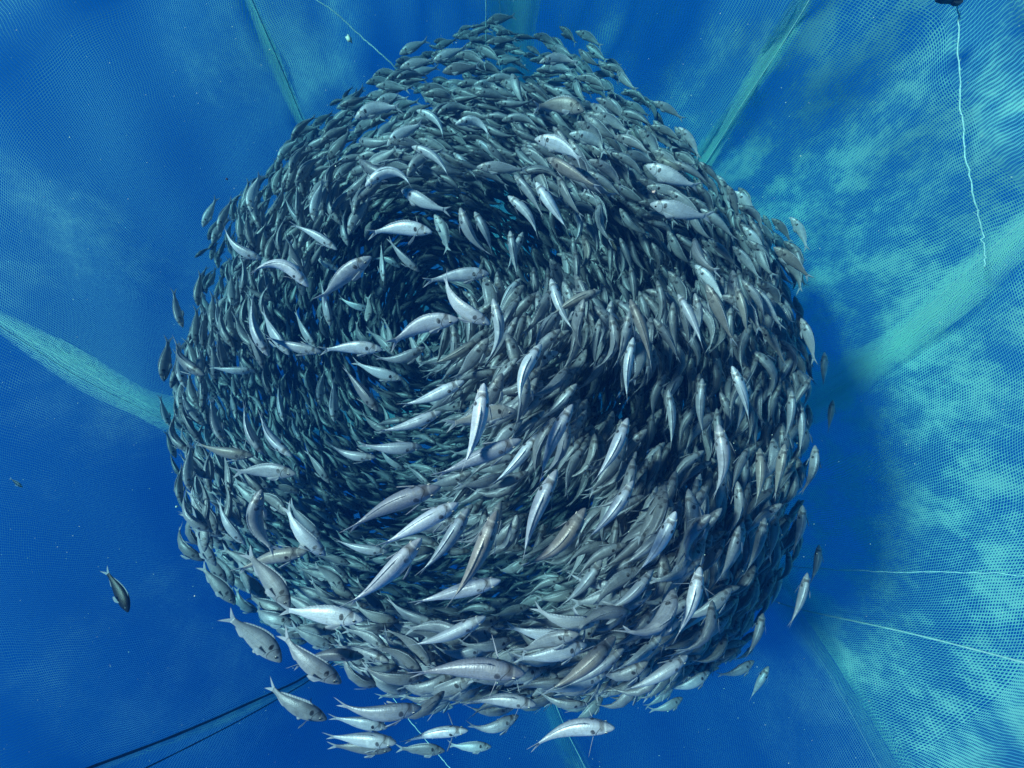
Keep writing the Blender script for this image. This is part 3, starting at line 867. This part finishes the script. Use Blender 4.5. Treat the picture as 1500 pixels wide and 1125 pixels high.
# ------------------------------------------------------------------ the mass behind them: thousands of fish, one object
OUT = np.array([(700,25),(760,35),(850,45),(925,100),(985,165),(1045,250),(1105,300),(1155,350),(1185,420),(1195,520),(1190,640),(1185,720),(1172,810),
 (1135,890),(1085,965),(1030,1005),(960,1030),(880,1045),(760,1050),(640,1040),(560,1018),(495,985),(405,925),(325,880),(275,800),(258,700),(245,620),
 (250,520),(275,450),(295,370),(325,300),(370,265),(410,205),(470,155),(540,105),(620,65)], float)
def inside(x, y):
    c = False; n = len(OUT); j = n - 1
    for i in range(n):
        xi, yi = OUT[i]; xj, yj = OUT[j]
        if (yi > y) != (yj > y) and x < (xj - xi) * (y - yi) / (yj - yi) + xi: c = not c
        j = i
    return c
def edge_dist(x, y):
    a = OUT; b = np.roll(OUT, -1, 0); p = np.array((x, y)); ab = b - a
    t = np.clip(((p - a) * ab).sum(1) / (ab ** 2).sum(1), 0, 1)
    return np.sqrt((((a + ab * t[:, None]) - p) ** 2).sum(1)).min()

KC = np.array([i['c'] for i in prev]); KL = np.array([i['L'] for i in prev]); KR = np.array([i['roll'] for i in prev])
KH = np.array([((i['h'][0] - i['t'][0]) / i['L'], (i['h'][1] - i['t'][1]) / i['L']) for i in prev])
# swirl for the deep layers: turns anticlockwise round the hollow
CORE = np.array((640.0, 520.0))

lo_parts = fish_parts(False, lo=True)
LO = []
deep_parts = {'body': body_shape(7, 6), 'tail_fin': lo_parts['tail_fin']}
for B, lo_parts in [(b_, lo_parts) for b_ in (-0.22, -0.12, -0.05, 0.04, 0.12)] + [(b_, deep_parts) for b_ in (-0.15, 0.0, 0.10)]:
    Vs, Fs, Us, Ms, Ls = [], [], [], [], None
    off_ = 0
    for nm, tup in lo_parts.items():
        V, Ls = bend_map(tup[0], B)
        Vs.append(V); Us.append(tup[2]); Fs += [tuple(i + off_ for i in f) for f in tup[1]]; Ms += [0 if nm == 'body' else 1] * len(tup[1])
        off_ += len(V)
    V = np.concatenate(Vs); U = np.concatenate(Us)
    flat = np.concatenate([np.array(f) for f in Fs]); sizes = np.array([len(f) for f in Fs])
    LO.append((V, U, flat, sizes, np.array(Ms), Ls))

AV, AU, AF, AS, AM, AR = [], [], [], [], [], []
base = 0; made = 0
NFISH = 3900
HOLES = [(620, 365, 110, 62), (455, 640, 75, 130), (565, 560, 90, 60), (520, 730, 110, 95), (800, 745, 60, 40), (740, 345, 70, 60), (890, 590, 30, 26), (470, 480, 70, 75), (660, 850, 150, 50), (350, 600, 50, 70), (420, 790, 60, 60), (610, 650, 90, 40), (500, 560, 60, 90), (600, 450, 85, 42)]
tries = 0
for e_ in extra:
    pass
NDEEP = 11500
while made < NFISH + NDEEP and tries < 400000:
    tries += 1
    deep = made >= NFISH
    x = rng.uniform(230, 1215); y = rng.uniform(20, 1070)
    if not inside(x, y): continue
    dist = ((KC - (x, y)) ** 2).sum(1)
    w = np.exp(-dist / (2 * 42.0 ** 2)) + 1e-9
    hv = (KH * w[:, None]).sum(0)
    sw = np.array((y - CORE[1], -(x - CORE[0]))); sw /= (np.linalg.norm(sw) + 1e-6)      # anticlockwise in the picture
    layer = rng.random()                        # 0 front .. 1 deep
    Lm = (KL * w).sum() / w.sum()
    hole = max(math.exp(-((x - a_) / c_) ** 2 - ((y - b_) / d_) ** 2) for a_, b_, c_, d_ in HOLES)
    if not deep:
        if layer < 1.6 * hole: continue
        if y < 170 and rng.random() < 0.25: continue
        layer += 0.35 * hole
    else:
        layer = 1.0
    hvn = hv / (np.linalg.norm(hv) + 1e-9)
    hd = hvn * (1.15 - 0.6 * layer) + sw * (0.30 + 0.7 * layer)
    hd /= np.linalg.norm(hd) + 1e-9
    an = math.atan2(hd[1], hd[0]) + rng.normal(0, 0.26)
    ed = edge_dist(x, y)
    if x < 520 and y > 640 and ed < 90: Lm = min(Lm, 66)
    Lpx = min(Lm, 84) * (1.12 - 0.50 * layer) * rng.uniform(0.86, 1.1)
    Lpx = max(Lpx, 24)
    if ed < Lpx * (0.32 if rng.random() < 0.85 else 0.02): continue
    if deep:
        if ed < (85 if y < 230 else (62 if x < 420 else 34)): continue
        dd = rng.uniform(5.6, 9.0) if hole < 0.15 else rng.uniform(8.9, 10.2)
        Lpx = (0.31 if hole < 0.15 else 0.36) * FOC / dd
    roll = (KR * w).sum() / w.sum() + rng.normal(0, 18)
    pitch = rng.normal(0, 0.22)
    dxy = (math.cos(an) * Lpx / 2, math.sin(an) * Lpx / 2)
    M, L, d = frame_of((x + dxy[0], y + dxy[1]), (x - dxy[0], y - dxy[1]), roll, rng.uniform(0.285, 0.335), pitch, 10.3 if deep else 7.6)
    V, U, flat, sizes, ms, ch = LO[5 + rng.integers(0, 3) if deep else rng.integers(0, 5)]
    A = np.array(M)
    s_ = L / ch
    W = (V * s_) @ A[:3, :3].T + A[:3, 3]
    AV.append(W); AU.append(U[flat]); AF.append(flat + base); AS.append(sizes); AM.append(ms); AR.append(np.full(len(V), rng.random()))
    base += len(V); made += 1
me = bpy.data.meshes.new('fish_shoal')
AV = np.concatenate(AV).astype(np.float32); AF = np.concatenate(AF).astype(np.int32); AS = np.concatenate(AS).astype(np.int32)
me.vertices.add(len(AV)); me.vertices.foreach_set('co', AV.ravel())
me.loops.add(len(AF)); me.loops.foreach_set('vertex_index', AF)
me.polygons.add(len(AS)); me.polygons.foreach_set('loop_start', np.concatenate([[0], np.cumsum(AS)[:-1]]).astype(np.int32))
me.polygons.foreach_set('loop_total', AS)
me.materials.append(make_skin('shaded_shoal_skin', 0.10, 0.62)); me.materials.append(FIN)  # skin darkened to paint in the shade inside the ball
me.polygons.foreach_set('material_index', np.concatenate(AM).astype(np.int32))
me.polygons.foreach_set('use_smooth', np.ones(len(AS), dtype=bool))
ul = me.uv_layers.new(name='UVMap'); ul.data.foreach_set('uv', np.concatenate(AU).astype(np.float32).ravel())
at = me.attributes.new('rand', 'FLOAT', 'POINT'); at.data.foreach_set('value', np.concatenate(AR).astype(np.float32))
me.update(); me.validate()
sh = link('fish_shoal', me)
tag(sh, 'dense mass of smaller blue-green fish packed behind the nearer ones', 'shoal', None, 'stuff')

# ------------------------------------------------------------------ the water itself
bm_v = [(-9, -9, -14), (9, -9, -14), (9, 9, -14), (-9, 9, -14), (-9, -9, 0.9), (9, -9, 0.9), (9, 9, 0.9), (-9, 9, 0.9)]
bm_f = [(3, 2, 1, 0), (4, 5, 6, 7), (0, 1, 5, 4), (1, 2, 6, 5), (2, 3, 7, 6), (3, 0, 4, 7)]
m, nt, out = new_mat('sea_water_haze')
pv = nt.nodes.new('ShaderNodeVolumePrincipled')
pv.inputs['Color'].default_value = (0.001, 0.020, 0.075, 1)
pv.inputs['Absorption Color'].default_value = (0.01, 0.46, 0.52, 1)
pv.inputs['Density'].default_value = 0.122
nt.links.new(pv.outputs[0], out.inputs['Volume'])
hz = link('haze', mesh_from('haze', bm_v, bm_f, [m], smooth=False))
tag(hz, 'clear blue sea water filling the cage', None, None, 'stuff')
